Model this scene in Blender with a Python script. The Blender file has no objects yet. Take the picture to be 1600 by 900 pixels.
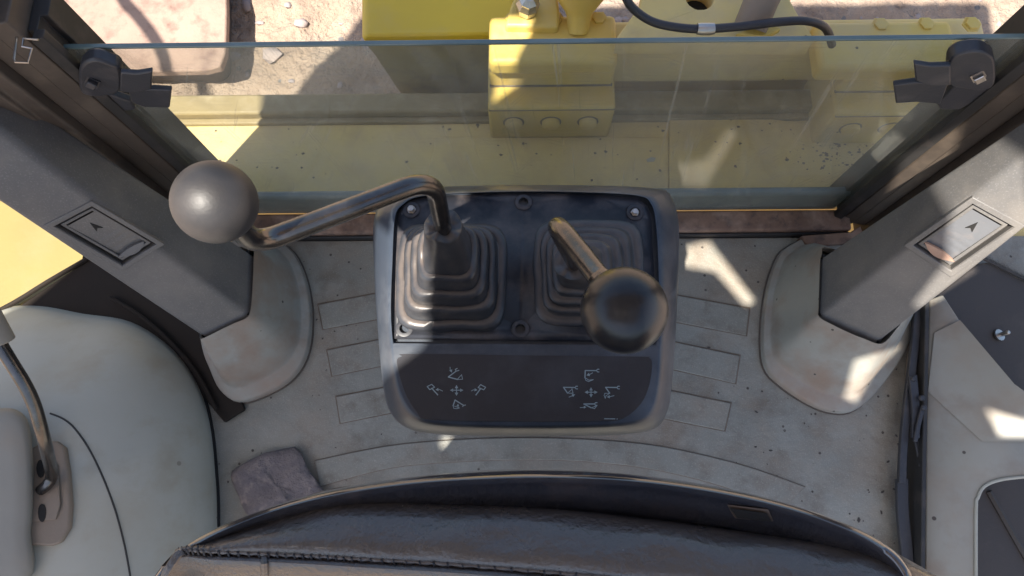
import bpy, bmesh, math, random
from mathutils import Vector, Matrix, noise
from mathutils.bvhtree import BVHTree
from mathutils.geometry import interpolate_bezier
random.seed(7)
S = bpy.context.scene
COL = S.collection
# ------------------------------------------------------------------ camera
F, CX, CY = 1067.0, 800.0, 450.0            # focal length in photo pixels, image centre
CAM = Vector((0, 0, 1.40))                  # cab floor is z = 0
_n = Vector((15, -291, -F)).normalized()    # world down, in camera axes
_r = 0.0065
_a = Vector((math.cos(_r), math.sin(_r), (15*math.cos(_r) - 291*math.sin(_r))/F)).normalized()
_c = -_n
_b = _c.cross(_a).normalized()
ROT = Matrix((_a, _b, _c))                  # camera axes -> world axes
cd = bpy.data.cameras.new("camera"); cam = bpy.data.objects.new("camera", cd); COL.objects.link(cam)
cd.sensor_width = 36; cd.lens = 36*F/1600; cd.clip_start = 0.02; cd.clip_end = 500
cam.matrix_world = Matrix.Translation(CAM) @ ROT.to_4x4()
cd.dof.use_dof = True; cd.dof.focus_distance = 0.85; cd.dof.aperture_fstop = 32
S.camera = cam
# ------------------------------------------------------------------ sky, sun, exposure
SUN = Vector((0.25, 0.34, -0.906)).normalized()      # the way the light travels
w = bpy.data.worlds.new("World"); S.world = w; w.use_nodes = True
nt = w.node_tree; bg = nt.nodes["Background"]
sky = nt.nodes.new("ShaderNodeTexSky"); sky.sky_type = 'NISHITA'; sky.sun_disc = False
sky.sun_elevation = math.asin(-SUN.z); sky.sun_rotation = math.atan2(-SUN.x, -SUN.y)
sky.dust_density = 2.4; sky.air_density = 1.0; sky.ozone_density = .9
nt.links.new(sky.outputs[0], bg.inputs[0]); bg.inputs[1].default_value = 0.085
ld = bpy.data.lights.new("sun", 'SUN'); ld.energy = 5.0; ld.angle = math.radians(0.6); ld.color = (1, .93, .83)
lo = bpy.data.objects.new("sun", ld); COL.objects.link(lo)
lo.rotation_euler = SUN.to_track_quat('-Z', 'Y').to_euler()
S.view_settings.view_transform = 'Standard'; S.view_settings.look = 'None'
S.view_settings.gamma = 1; S.view_settings.exposure = 1.55
S.render.engine = 'CYCLES'

# ------------------------------------------------------------------ measuring helpers
def ray(px, py):
    return ROT @ Vector(((px-CX)/F, -(py-CY)/F, -1))
def W(px, py, z):                            # point at height z seen at a photo pixel
    d = ray(px, py); return CAM + d*((z-CAM.z)/d.z)
def WY(px, py, y):                           # point on the upright plane Y = y
    d = ray(px, py); return CAM + d*(y/d.y)
def PL(px, py, p0, n):
    d = ray(px, py); return CAM + d*((p0-CAM).dot(n)/d.dot(n))
def bvh(o):
    return BVHTree.FromPolygons([v.co.copy() for v in o.data.vertices], [tuple(p.vertices) for p in o.data.polygons])
def HIT(tree, px, py, lift=0):
    loc, nor, i, d = tree.ray_cast(CAM, ray(px, py).normalized())
    if loc is None: return None
    if nor.dot(ray(px, py)) > 0: nor = -nor
    return loc + nor*lift
# ------------------------------------------------------------------ materials
MATS = {}
def mat(name, cols, scale=6, rough=.5, rvar=.12, metal=0, bump=.15, bscale=90, bdist=.002, dust=None, spots=None, spec=.5, coat=0, stretch=None, grain=0, updust=None):
    m = bpy.data.materials.new(name); m.use_nodes = True; MATS[name] = m
    t = m.node_tree; N = t.nodes; L = t.links; b = N["Principled BSDF"]
    tc = N.new("ShaderNodeTexCoord"); co = tc.outputs["Object"]
    if stretch:
        mp = N.new("ShaderNodeMapping"); mp.inputs["Scale"].default_value = stretch; L.new(co, mp.inputs[0]); co = mp.outputs[0]
    def nz(s, det=6, ro=.6, off=0):
        n = N.new("ShaderNodeTexNoise"); n.inputs["Scale"].default_value = s; n.inputs["Detail"].default_value = det; n.inputs["Roughness"].default_value = ro
        if off:
            q = N.new("ShaderNodeMapping"); q.inputs["Location"].default_value = (off, off*1.7, off*.6); L.new(co, q.inputs[0]); L.new(q.outputs[0], n.inputs[0])
        else: L.new(co, n.inputs[0])
        return n.outputs[0]
    def mr(src, a, c, lo, hi):
        r = N.new("ShaderNodeMapRange"); L.new(src, r.inputs[0])
        for i, v in enumerate((a, c, lo, hi)): r.inputs[i+1].default_value = v
        return r.outputs[0]
    def mix(f, A, B):
        x = N.new("ShaderNodeMix"); x.data_type = 'RGBA'; L.new(f, x.inputs[0])
        for s, v in ((x.inputs[6], A), (x.inputs[7], B)):
            if isinstance(v, tuple): s.default_value = (*v, 1)
            else: L.new(v, s)
        return x.outputs[2]
    base = nz(scale)
    c = mix(mr(base, .3, .7, 0, 1), tuple(cols[0]), tuple(cols[1]))
    if len(cols) > 2: c = mix(mr(nz(scale*2.7, off=3), .5, .72, 0, 1), c, tuple(cols[2]))
    rf = mr(base, .25, .75, rough-rvar, rough+rvar)
    if dust:                                  # (colour, amount, scale): dry dust lying in patches
        dn = mr(nz(dust[2], 8, .65, off=5), .62-.3*dust[1], .78-.15*dust[1], 0, min(1, dust[1]*1.2))
        c = mix(dn, c, tuple(dust[0]))
        a = N.new("ShaderNodeMath"); a.operation = 'MULTIPLY_ADD'; L.new(dn, a.inputs[0]); a.inputs[1].default_value = .25; L.new(rf, a.inputs[2]); rf = a.outputs[0]
    if spots:                                 # (colour, size, scale, how many): crumbs and drops of grime
        v = N.new("ShaderNodeTexVoronoi"); v.inputs["Scale"].default_value = spots[2]; L.new(co, v.inputs[0])
        s1 = mr(v.outputs["Distance"], spots[1]*.8, spots[1], 1, 0)
        sp = N.new("ShaderNodeSeparateColor"); L.new(v.outputs["Color"], sp.inputs[0])
        s2 = mr(sp.outputs[0], spots[3], spots[3]-.02, 0, 1)
        a = N.new("ShaderNodeMath"); a.operation = 'MULTIPLY'; L.new(s1, a.inputs[0]); L.new(s2, a.inputs[1])
        c = mix(a.outputs[0], c, tuple(spots[0]))
    if updust:                                # dust settled on what faces up
        gg = N.new("ShaderNodeNewGeometry"); sx = N.new("ShaderNodeSeparateXYZ"); L.new(gg.outputs["Normal"], sx.inputs[0])
        u1 = mr(sx.outputs[2], updust[1], updust[2], 0, 1); u2 = mr(nz(updust[3], 6, off=13), .35, .6, .15, updust[4])
        a = N.new("ShaderNodeMath"); a.operation = 'MULTIPLY'; L.new(u1, a.inputs[0]); L.new(u2, a.inputs[1]); c = mix(a.outputs[0], c, tuple(updust[0]))
    if grain: 
        c = mix(mr(nz(400, 2, off=9), .55, .75, 0, grain), c, tuple(min(1, 1.9*x+.05) for x in cols[1]))
    L.new(c, b.inputs["Base Color"]); L.new(rf, b.inputs["Roughness"])
    b.inputs["Metallic"].default_value = metal; b.inputs["Specular IOR Level"].default_value = spec
    b.inputs["Coat Weight"].default_value = coat
    if bump:
        bn = N.new("ShaderNodeBump"); bn.inputs["Strength"].default_value = bump; bn.inputs["Distance"].default_value = bdist
        L.new(nz(bscale, 5), bn.inputs["Height"]); L.new(bn.outputs[0], b.inputs["Normal"])
    return m
DUST = (.42, .30, .22)
mat('olive_brown', [(.25,.19,.055), (.19,.145,.045), (.13,.10,.04)], 9, .6, .1, bump=.2, bscale=60)
mat('grime_and_shade', [(.12,.092,.07), (.19,.155,.125)], 30, .9, .05, bump=.3)  # dirt in lines and joints, also the shade line under the clamp caps
mat('soil', [(.255,.185,.135), (.33,.25,.19), (.18,.13,.10)], 3, .95, .04, bump=1.0, bscale=22, bdist=.04, dust=((.37,.295,.235), .5, 8), spots=((.15,.14,.135), .3, 22, .14))
mat('stone', [(.34,.27,.24), (.22,.20,.21)], 9, .9, .05, bump=.6, bscale=40, bdist=.006)
mat('yellow', [(.64,.46,.10), (.56,.40,.10), (.58,.44,.17)], 5, .5, .1, bump=.2, bscale=50, dust=((.52,.41,.22), .5, 7), spots=((.06,.04,.02), .12, 30, .12))
mat('yellow_dusty', [(.70,.53,.20), (.64,.48,.18), (.54,.40,.18)], 4, .7, .1, bump=.2, bscale=40, dust=((.56,.45,.28), .55, 6), spots=((.07,.05,.04), .10, 34, .10))
mat('yellow_fender', [(.225,.168,.050), (.19,.142,.045)], 4, .6, .1, bump=.2, dust=((.24,.19,.10), .4, 5), spots=((.05,.04,.03), .14, 18, .15))
mat('yellow_clean', [(.66,.47,.03), (.58,.40,.03)], 3, .35, .08, bump=.05, bscale=60, dust=((.46,.36,.20), .25, 4))
mat('rusty_plate', [(.235,.155,.12), (.29,.205,.16), (.16,.10,.08)], 5, .85, .08, bump=.5, bscale=40, bdist=.006)
mat('rust_and_shade', [(.08,.058,.045), (.12,.085,.065)], 7, .85, .08, bump=.4, bscale=40)  # rust, and the shade on the stabiliser's sides
mat('rail_steel', [(.21,.16,.075), (.26,.20,.10), (.34,.275,.17)], 7, .6, .15, bump=.2, bscale=50, dust=((.36,.29,.18), .45, 6))
mat('hose', [(.025,.024,.03), (.035,.033,.04)], 20, .45, .08, bump=.2, bscale=300)
mat('bright_steel', [(.55,.53,.50), (.42,.40,.38)], 20, .32, .1, metal=1, bump=.15, bscale=120, dust=(DUST, .3, 30))
mat('chrome_dark', [(.13,.12,.115), (.09,.085,.08), (.17,.145,.13)], 25, .22, .08, metal=.9, bump=.12, bscale=150, dust=((.24,.18,.14), .1, 40))
mat('frame_brown', [(.062,.048,.038), (.085,.066,.052), (.11,.085,.064)], 8, .5, .12, bump=.2, bscale=80, dust=((.19,.145,.11), .3, 9))
mat('frame_rust', [(.13,.075,.05), (.26,.16,.11), (.06,.045,.04)], 14, .75, .12, bump=.4, bscale=90, dust=((.42,.30,.23), .5, 18))
mat('lining', [(.018,.014,.011), (.026,.020,.016)], 8, .85, .1, bump=.15, bscale=80, spec=.2)
mat('rubber', [(.020,.019,.019), (.030,.028,.027)], 10, .6, .1, bump=.2, bscale=120, dust=((.16,.12,.10), .3, 14))
mat('band_blue', [(.13,.17,.18), (.10,.14,.15), (.20,.22,.21)], 8, .4, .1, bump=.1)
mat('trim', [(.098,.096,.095), (.120,.116,.112), (.145,.135,.123)], 4, .44, .07, bump=.35, bscale=420, bdist=.0006, dust=((.21,.19,.168), .45, 5), grain=.35)
mat('trim_light', [(.13,.135,.145), (.11,.115,.125)], 9, .45, .08, bump=.2, bscale=300, bdist=.0006, dust=(DUST, .2, 14))
mat('clay', [(.45,.29,.21), (.36,.23,.17)], 20, .8, .1, bump=.3)
mat('latch', [(.030,.031,.036), (.040,.040,.046)], 10, .42, .08, bump=.2, bscale=200, dust=((.14,.12,.11), .3, 20))
mat('floor_vinyl', [(.155,.154,.132), (.275,.272,.238), (.14,.120,.095)], 5, .52, .16, bump=.7, bscale=60, bdist=.003, dust=((.25,.19,.135), .6, 4), spots=((.05,.04,.032), .14, 46, .24), grain=.25)
mat('tread', [(.19,.187,.160), (.245,.24,.208), (.15,.13,.105)], 9, .5, .14, bump=.6, bscale=80, bdist=.002, dust=((.24,.185,.135), .45, 9), grain=.3)
mat('plinth', [(.255,.25,.215), (.31,.30,.265), (.22,.18,.145)], 5, .55, .1, bump=.3, bscale=120, bdist=.001, dust=((.27,.18,.125), .6, 7), spots=((.06,.05,.04), .12, 42, .12))
mat('fender_white', [(.36,.355,.30), (.40,.39,.335), (.34,.31,.24)], 4, .45, .08, bump=.08, bscale=120, bdist=.001, dust=((.32,.27,.18), .32, 5), spots=((.12,.09,.06), .10, 22, .1))
mat('panel_grey', [(.25,.245,.21), (.295,.285,.245), (.22,.19,.155)], 4, .42, .1, bump=.15, bscale=140, bdist=.001, dust=((.28,.21,.15), .42, 6), spots=((.06,.05,.045), .14, 30, .14))
mat('beige', [(.215,.20,.17), (.25,.235,.20)], 6, .65, .08, bump=.2, bscale=250, bdist=.0008, dust=((.28,.22,.16), .3, 8))
mat('brown_plate', [(.20,.155,.115), (.24,.19,.145)], 8, .6, .1, bump=.2, bscale=200, dust=((.30,.23,.17), .3, 12))
mat('dark', [(.006,.005,.005), (.010,.009,.008)], 10, .8, .05, bump=0)
mat('dark_panel', [(.040,.034,.031), (.055,.047,.043)], 6, .6, .1, bump=.25, bscale=200, dust=((.14,.12,.10), .3, 9))
mat('console', [(.032,.041,.057), (.042,.052,.069), (.068,.076,.090)], 6, .34, .08, bump=.2, bscale=380, bdist=.0005, dust=((.165,.18,.20), .42, 8))
mat('console_plate', [(.018,.0195,.026), (.025,.027,.034), (.045,.045,.05)], 9, .45, .1, bump=.2, bscale=300, bdist=.0005, dust=((.17,.14,.13), .5, 14))
mat('decal', [(.024,.0245,.030), (.030,.029,.034)], 6, .36, .08, bump=.06, bscale=200, dust=((.07,.066,.07), .4, 12))
mat('print', [(.36,.44,.45), (.28,.35,.36)], 60, .6, .05, bump=0)
mat('boot', [(.032,.034,.040), (.043,.045,.051), (.062,.058,.056)], 12, .36, .08, bump=.2, bscale=250, bdist=.0006, dust=((.17,.135,.11), .3, 20), updust=((.20,.150,.115), .84, .98, 34, .36))
mat('knob', [(.010,.0105,.013), (.014,.014,.0165)], 9, .30, .06, bump=.18, bscale=500, bdist=.0004, dust=((.035,.03,.028), .3, 12))
mat('knob_sunlit', [(.020,.0195,.021), (.030,.028,.029)], 9, .50, .06, bump=.3, bscale=500, bdist=.0005, dust=((.060,.050,.046), .4, 14))  # lighter copy of the knob: sunlight on the left ball put into the colour
mat('vinyl', [(.046,.038,.036), (.058,.049,.046)], 6, .27, .06, bump=.8, bscale=200, bdist=.0022, spec=1.0, coat=.35)
mat('thread', [(.02,.02,.025), (.03,.03,.035)], 20, .6, .05, bump=0)
mat('shell', [(.018,.019,.025), (.027,.028,.036)], 6, .15, .06, bump=.06, bscale=120, spec=1.0, coat=1.0, dust=((.20,.14,.11), .25, 12))
mat('rag', [(.20,.165,.155), (.13,.115,.12), (.28,.23,.205)], 18, .95, .03, bump=1.0, bscale=160, bdist=.004)
mat('edge_glass', [(.10,.15,.15), (.16,.21,.20)], 14, .15, .05, bump=.05, spec=.8)
mat('roof', [(.29,.30,.32), (.33,.34,.36)], 4, .7, .1, bump=.1)  # for the added sheet overhead
# window glass: thin, green-tinted, a film of dust and fine scratches
g = bpy.data.materials.new('window_glass'); g.use_nodes = True; MATS['window_glass'] = g
t = g.node_tree; N = t.nodes; L = t.links; N.remove(N["Principled BSDF"]); out = N["Material Output"]
tr = N.new("ShaderNodeBsdfTransparent"); tr.inputs[0].default_value = (.955, .975, .945, 1)
gl = N.new("ShaderNodeBsdfGlossy"); gl.inputs["Roughness"].default_value = .03
ge = N.new("ShaderNodeNewGeometry"); dt = N.new("ShaderNodeVectorMath"); dt.operation = 'DOT_PRODUCT'
L.new(ge.outputs["Normal"], dt.inputs[0]); L.new(ge.outputs["Incoming"], dt.inputs[1])
def mth(op, a, b):
    q = N.new("ShaderNodeMath"); q.operation = op
    for i, x in enumerate((a, b)):
        if x is None: continue
        if isinstance(x, (int, float)): q.inputs[i].default_value = x
        else: L.new(x, q.inputs[i])
    return q.outputs[0]
sc = mth('POWER', mth('SUBTRACT', 1, mth('ABSOLUTE', dt.outputs["Value"], None)), 5)     # Schlick: the same seen from either side
fz = mth('ADD', mth('MULTIPLY', sc, .96), .04)
m1 = N.new("ShaderNodeMixShader"); L.new(fz, m1.inputs[0]); L.new(tr.outputs[0], m1.inputs[1]); L.new(gl.outputs[0], m1.inputs[2])
df = N.new("ShaderNodeBsdfDiffuse"); df.inputs[0].default_value = (.50, .49, .42, 1)
tc = N.new("ShaderNodeTexCoord"); n1 = N.new("ShaderNodeTexNoise"); n1.inputs["Scale"].default_value = 4; n1.inputs["Detail"].default_value = 8
L.new(tc.outputs["Object"], n1.inputs[0])
r1 = N.new("ShaderNodeMapRange"); L.new(n1.outputs[0], r1.inputs[0])
for i, v in enumerate((.35, .75, .05, .24)): r1.inputs[i+1].default_value = v
mp = N.new("ShaderNodeMapping"); mp.inputs["Scale"].default_value = (14, 14, 300); L.new(tc.outputs["Object"], mp.inputs[0])
n2 = N.new("ShaderNodeTexNoise"); n2.inputs["Scale"].default_value = 1; n2.inputs["Detail"].default_value = 3; L.new(mp.outputs[0], n2.inputs[0])
r2 = N.new("ShaderNodeMapRange"); L.new(n2.outputs[0], r2.inputs[0])
for i, v in enumerate((.62, .74, 0, .10)): r2.inputs[i+1].default_value = v
ad = N.new("ShaderNodeMath"); ad.operation = 'ADD'; L.new(r1.outputs[0], ad.inputs[0]); L.new(r2.outputs[0], ad.inputs[1])
fac = ad.outputs[0]
for ang, sc_, lo_, hi_, am in ((.10, (170, 1, 3.0), .66, .72, .16), (-.5, (220, 1, 9), .68, .74, .14), (1.1, (260, 1, 12), .69, .75, .12), (.35, (26, 1, 1.2), .58, .75, .10)):
    mq = N.new("ShaderNodeMapping"); mq.inputs["Rotation"].default_value = (0, ang, 0); L.new(tc.outputs["Object"], mq.inputs[0])
    ms = N.new("ShaderNodeMapping"); ms.inputs["Scale"].default_value = sc_; L.new(mq.outputs[0], ms.inputs[0])
    nq = N.new("ShaderNodeTexNoise"); nq.inputs["Scale"].default_value = 1; nq.inputs["Detail"].default_value = 2; L.new(ms.outputs[0], nq.inputs[0])
    rq = N.new("ShaderNodeMapRange"); L.new(nq.outputs[0], rq.inputs[0])
    for i, v in enumerate((lo_, hi_, 0, am)): rq.inputs[i+1].default_value = v
    fac = mth('ADD', fac, rq.outputs[0])
m2 = N.new("ShaderNodeMixShader"); L.new(fac, m2.inputs[0]); L.new(m1.outputs[0], m2.inputs[1]); L.new(df.outputs[0], m2.inputs[2])
L.new(m2.outputs[0], out.inputs[0])

# ------------------------------------------------------------------ object helpers
def tag(o, label, cat, group=None):
    o["label"] = label; o["category"] = cat
    if group: o["group"] = group
    return o
def thing(name, label, cat, loc, group=None):
    o = bpy.data.objects.new(name, None); COL.objects.link(o); o.location = loc; o.empty_display_size = .05
    return tag(o, label, cat, group)
def adopt(o, parent):
    if parent is None: return o
    o.parent = parent
    if parent.type == 'EMPTY': o.matrix_parent_inverse = Matrix.Translation(-Vector(parent.location))
    elif parent.parent is None and parent.location.length: o.matrix_parent_inverse = Matrix.Translation(-Vector(parent.location))
    return o
def mesh(name, v, f, m, parent=None, bevel=0, smooth=True, ang=38, sub=0, solid=0, seg=2):
    me = bpy.data.meshes.new(name); me.from_pydata([tuple(p) for p in v], [], f)
    bm = bmesh.new(); bm.from_mesh(me); bmesh.ops.recalc_face_normals(bm, faces=bm.faces); bm.to_mesh(me); bm.free()
    return link(name, me, m, parent, bevel, smooth, ang, sub, solid, seg)
def link(name, me, m, parent=None, bevel=0, smooth=True, ang=38, sub=0, solid=0, seg=2):
    me.materials.append(MATS[m])
    if smooth:
        me.polygons.foreach_set("use_smooth", [True]*len(me.polygons)); me.set_sharp_from_angle(angle=math.radians(ang))
    o = bpy.data.objects.new(name, me); COL.objects.link(o)
    if solid:
        s = o.modifiers.new("s", 'SOLIDIFY'); s.thickness = solid; s.offset = -1
    if bevel:
        b = o.modifiers.new("b", 'BEVEL'); b.width = bevel; b.segments = seg; b.limit_method = 'ANGLE'; b.angle_limit = math.radians(32)
    if sub:
        s = o.modifiers.new("u", 'SUBSURF'); s.levels = sub; s.render_levels = sub
    return adopt(o, parent)
def cat(pts, closed=True, k=6):               # smooth curve through points, k steps per span
    out = []; n = len(pts); P = [Vector(p) for p in pts]
    for i in range(n if closed else n-1):
        if closed: a, b, c, d = P[i-1], P[i], P[(i+1) % n], P[(i+2) % n]
        else: a, b, c, d = P[max(i-1, 0)], P[i], P[i+1], P[min(i+2, n-1)]
        for j in range(k):
            t = j/k
            out.append(.5*((2*b)+(c-a)*t+(2*a-5*b+4*c-d)*t*t+(3*b-a-3*c+d)*t**3))
    if not closed: out.append(P[-1])
    return out
def loft(name, rings, m, parent=None, closed=True, cap0=False, cap1=False, **kw):
    n = len(rings[0]); v = [p for r in rings for p in r]; f = []
    for i in range(len(rings)-1):
        for j in range(n if closed else n-1):
            a, b = i*n+j, i*n+(j+1) % n; f.append((a, b, b+n, a+n))
    if cap0: f.append(tuple(range(n-1, -1, -1)))
    if cap1: f.append(tuple(range((len(rings)-1)*n, len(rings)*n)))
    return mesh(name, v, f, m, parent, **kw)
def prism(name, top, vec, m, parent=None, **kw):   # polygon pushed along vec
    vec = Vector(vec); n = len(top); v = [Vector(p) for p in top]+[Vector(p)+vec for p in top]
    f = [tuple(range(n)), tuple(range(2*n-1, n-1, -1))]+[(i, i+n, (i+1) % n+n, (i+1) % n) for i in range(n)]
    return mesh(name, v, f, m, parent, **kw)
def pprism(name, pts, z1, z0, m, parent=None, sm=0, **kw):   # outline measured at height z1, straight down to z0
    if sm: pts = [tuple(p) for p in cat([(a, b, 0) for a, b in pts], True, sm)]
    return prism(name, [W(p[0], p[1], z1) for p in pts], (0, 0, z0-z1), m, parent, **kw)
def box(name, x0, x1, y0, y1, z0, z1, m, parent=None, bevel=.003, **kw):
    v = [(x, y, z) for z in (z0, z1) for y in (y0, y1) for x in (x0, x1)]
    return mesh(name, v, [(0,2,3,1), (4,5,7,6), (0,1,5,4), (2,6,7,3), (0,4,6,2), (1,3,7,5)], m, parent, bevel=bevel, **kw)
def fillet(P, r, n=7):
    P = [Vector(p) for p in P]; out = [P[0]]
    for i in range(1, len(P)-1):
        a, b, c = P[i-1], P[i], P[i+1]; q = min(r, (a-b).length*.45, (c-b).length*.45)
        s, e = b+(a-b).normalized()*q, b+(c-b).normalized()*q
        out += interpolate_bezier(s, s.lerp(b, .6), e.lerp(b, .6), e, n)
    return out+[P[-1]]
def tube(name, P, r, m, parent=None, n=14, flat=1, caps=True, **kw):
    P = [Vector(p) for p in P]; rr = r if isinstance(r, (list, tuple)) else [r]*len(P)
    t = (P[1]-P[0]).normalized(); u = t.orthogonal().normalized(); rings = []
    for i, p in enumerate(P):
        t = ((P[i+1]-p) if i == 0 else (p-P[i-1]) if i == len(P)-1 else (P[i+1]-P[i-1])).normalized()
        u = (u-t*u.dot(t)).normalized(); w_ = t.cross(u)
        rings.append([p+(u*math.cos(a)+w_*math.sin(a)*flat)*rr[i] for a in [2*math.pi*k/n for k in range(n)]])
    return loft(name, rings, m, parent, cap0=caps, cap1=caps, **kw)
def frame_of(nrm):
    z = Vector(nrm).normalized(); x = Vector((1, 0, 0)); x = (x-z*x.dot(z)).normalized(); return x, z.cross(x), z
def lathe(name, c, axis, prof, m, parent=None, n=24, **kw):      # prof: (radius, height)
    x, y, z = frame_of(axis); c = Vector(c)
    rings = [[c+(x*math.cos(2*math.pi*k/n)+y*math.sin(2*math.pi*k/n))*r+z*h for k in range(n)] for r, h in prof]
    return loft(name, rings, m, parent, cap0=True, cap1=True, **kw)
def bolt(c, axis, r, h, m, parent, name='bolt', n=6):
    return lathe(name, c, axis, [(r*1.35, 0), (r*1.35, h*.25), (r, h*.25), (r, h*.9), (r*.8, h)], m, parent, n=n, smooth=False)
def struct(o): o["kind"] = "structure"; return o
def fill(name, loops, m, parent=None, solid=0, **kw):            # flat sheet with holes; loops of 3D points
    bm = bmesh.new(); ed = []
    for lp in loops:
        vs = [bm.verts.new(p) for p in lp]
        for i in range(len(vs)): ed.append(bm.edges.new((vs[i], vs[(i+1) % len(vs)])))
    bmesh.ops.triangle_fill(bm, use_beauty=True, use_dissolve=False, edges=ed)
    bmesh.ops.recalc_face_normals(bm, faces=bm.faces)
    up = sum((f.normal.z*f.calc_area() for f in bm.faces))
    if up < 0: bmesh.ops.reverse_faces(bm, faces=bm.faces)
    me = bpy.data.meshes.new(name); bm.to_mesh(me); bm.free()
    return link(name, me, m, parent, solid=solid, **kw)
def circ(px, py, r, z, n=18):
    c = W(px, py, z); return [c+Vector((math.cos(2*math.pi*k/n)*r, math.sin(2*math.pi*k/n)*r, 0)) for k in range(n)]

# ================================================================== SETTING
# ground outside, one metre below the cab floor
GZ = -1.0
def axis(a, b, st, far):
    o = []; x = a
    while x <= b: o.append(x); x += st
    lo_, hi = [], []; d = st*2
    x = a
    while x > -far: x -= d; lo_.append(x); d *= 1.5
    d = st*2; x = b
    while x < far: x += d; hi.append(x); d *= 1.5
    return lo_[::-1]+o+hi
xs, ys = axis(-2.2, 2.2, .025, 160), axis(.9, 2.5, .025, 160)
def gz(x, y):
    q = Vector((x*2.2, y*2.2, .3)); h = noise.fractal(q, .8, 2.1, 6)*.035
    r = -max(0, .12-abs(noise.noise(Vector((x*5, y*5, 2)))))*.16+abs(noise.noise(Vector((x*11, y*11, 5))))*.02; r = -r if r < 0 else r
    k = 1 if abs(x) < 2.4 and .7 < y < 2.7 else .0
    return GZ + (h-r)*k
v = [(x, y, gz(x, y)) for y in ys for x in xs]; nx = len(xs)
struct(mesh('ground', v, [(j*nx+i, j*nx+i+1, (j+1)*nx+i+1, (j+1)*nx+i) for j in range(len(ys)-1) for i in range(nx-1)], 'soil', ang=180))
# loose stones, too many to count
bm = bmesh.new()
for k in range(420):
    x, y = random.uniform(-2.1, 2.1), random.uniform(1.0, 2.5); r = random.choice((.006, .009, .012, .018, .026))*random.uniform(.7, 1.3)
    ret = bmesh.ops.create_icosphere(bm, subdivisions=1, radius=r)
    sx, sy = random.uniform(.7, 1.5), random.uniform(.7, 1.3)
    for vv in ret['verts']:
        j = 1+.35*noise.noise(vv.co*90+Vector((k, 0, 0))); vv.co = Vector((vv.co.x*sx*j+x, vv.co.y*sy*j+y, vv.co.z*.6*j+gz(x, y)+r*.15))
me = bpy.data.meshes.new('gravel'); bm.to_mesh(me); bm.free()
o = link('gravel', me, 'stone', ang=50); o["kind"] = "stuff"; tag(o, 'loose grey and brown stones scattered on the reddish soil', 'gravel')

# cab floor and its moulded mat
floor = struct(box('floor', -.95, 1.25, -.9, .49, -.06, 0, 'floor_vinyl', bevel=0))
def pad(pts, z=.0034, nm='tread_pad'):
    c = sum((Vector((a, b, 0)) for a, b in pts), Vector())/len(pts)
    o = pprism(nm, pts, z, -.001, 'tread', floor, bevel=.0014)
    pprism('dirt_line', [(a+(1.6 if a > c.x else -1.6), b+(1.7 if b > c.y else -1.7)) for a, b in pts], .0007, -.001, 'grime_and_shade', o)
    return o
for q in ([(497,476),(600,456),(606,495),(505,514)], [(511,547),(606,528),(612,568),(519,587)], [(525,620),(618,602),(624,642),(532,661)],
          [(1045,459),(1171,482),(1166,524),(1043,500)], [(1043,532),(1156,556),(1149,599),(1040,574)], [(1037,608),(1142,630),(1132,673),(1030,652)]): pad(q)
top = cat([(492,720,0),(600,698,0),(700,688,0),(822,684,0),(940,688,0),(1040,699,0),(1160,727,0),(1258,761,0)], False, 5)
bot = cat([(500,760,0),(610,731,0),(720,721,0),(822,718,0),(930,722,0),(1030,735,0),(1130,760,0),(1225,795,0)], False, 5)
v = []; f = []
for z in (.0034, -.001):
    for c in (top, bot): v += [W(p.x, p.y, z) for p in c]
n = len(top)
for i in range(n-1): f += [(i, i+1, n+i+1, n+i), (i, 2*n+i, 2*n+i+1, i+1), (n+i, n+i+1, 3*n+i+1, 3*n+i)]
f += [(0, n, 3*n, 2*n), (n-1, 3*n-1, 4*n-1, 2*n-1)]
tb = mesh('tread_band', v, f, 'tread', floor, bevel=.001)
for c in (top, bot): tube('dirt_line', [W(p.x, p.y, .0004) for p in c], .0016, 'grime_and_shade', tb, n=6)
# crumbs of dirt on the mat
bm = bmesh.new()
for k in range(110):
    px, py = (random.uniform(1060, 1420), random.uniform(540, 860)) if k % 3 else (random.uniform(380, 600), random.uniform(390, 720))
    c = W(px, py, 0); r = random.choice((.0008, .0011, .0015, .0022))
    if random.random() < .05: r *= 2
    ret = bmesh.ops.create_icosphere(bm, subdivisions=1, radius=r); sx = random.uniform(.7, 2.2); an = random.uniform(0, 3.1)
    for vv in ret['verts']:
        q_ = Vector((vv.co.x*sx, vv.co.y*random.uniform(.7, 1.2), vv.co.z*.5)); q_.rotate(Matrix.Rotation(an, 3, 'Z')); vv.co = q_+c+Vector((0, 0, r*.3))
me = bpy.data.meshes.new('dirt_crumbs'); bm.to_mesh(me); bm.free()
o = link('dirt_crumbs', me, 'dark_panel'); o["kind"] = "stuff"; tag(o, 'small dark crumbs of dirt scattered on the grey floor mat', 'dirt')

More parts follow.
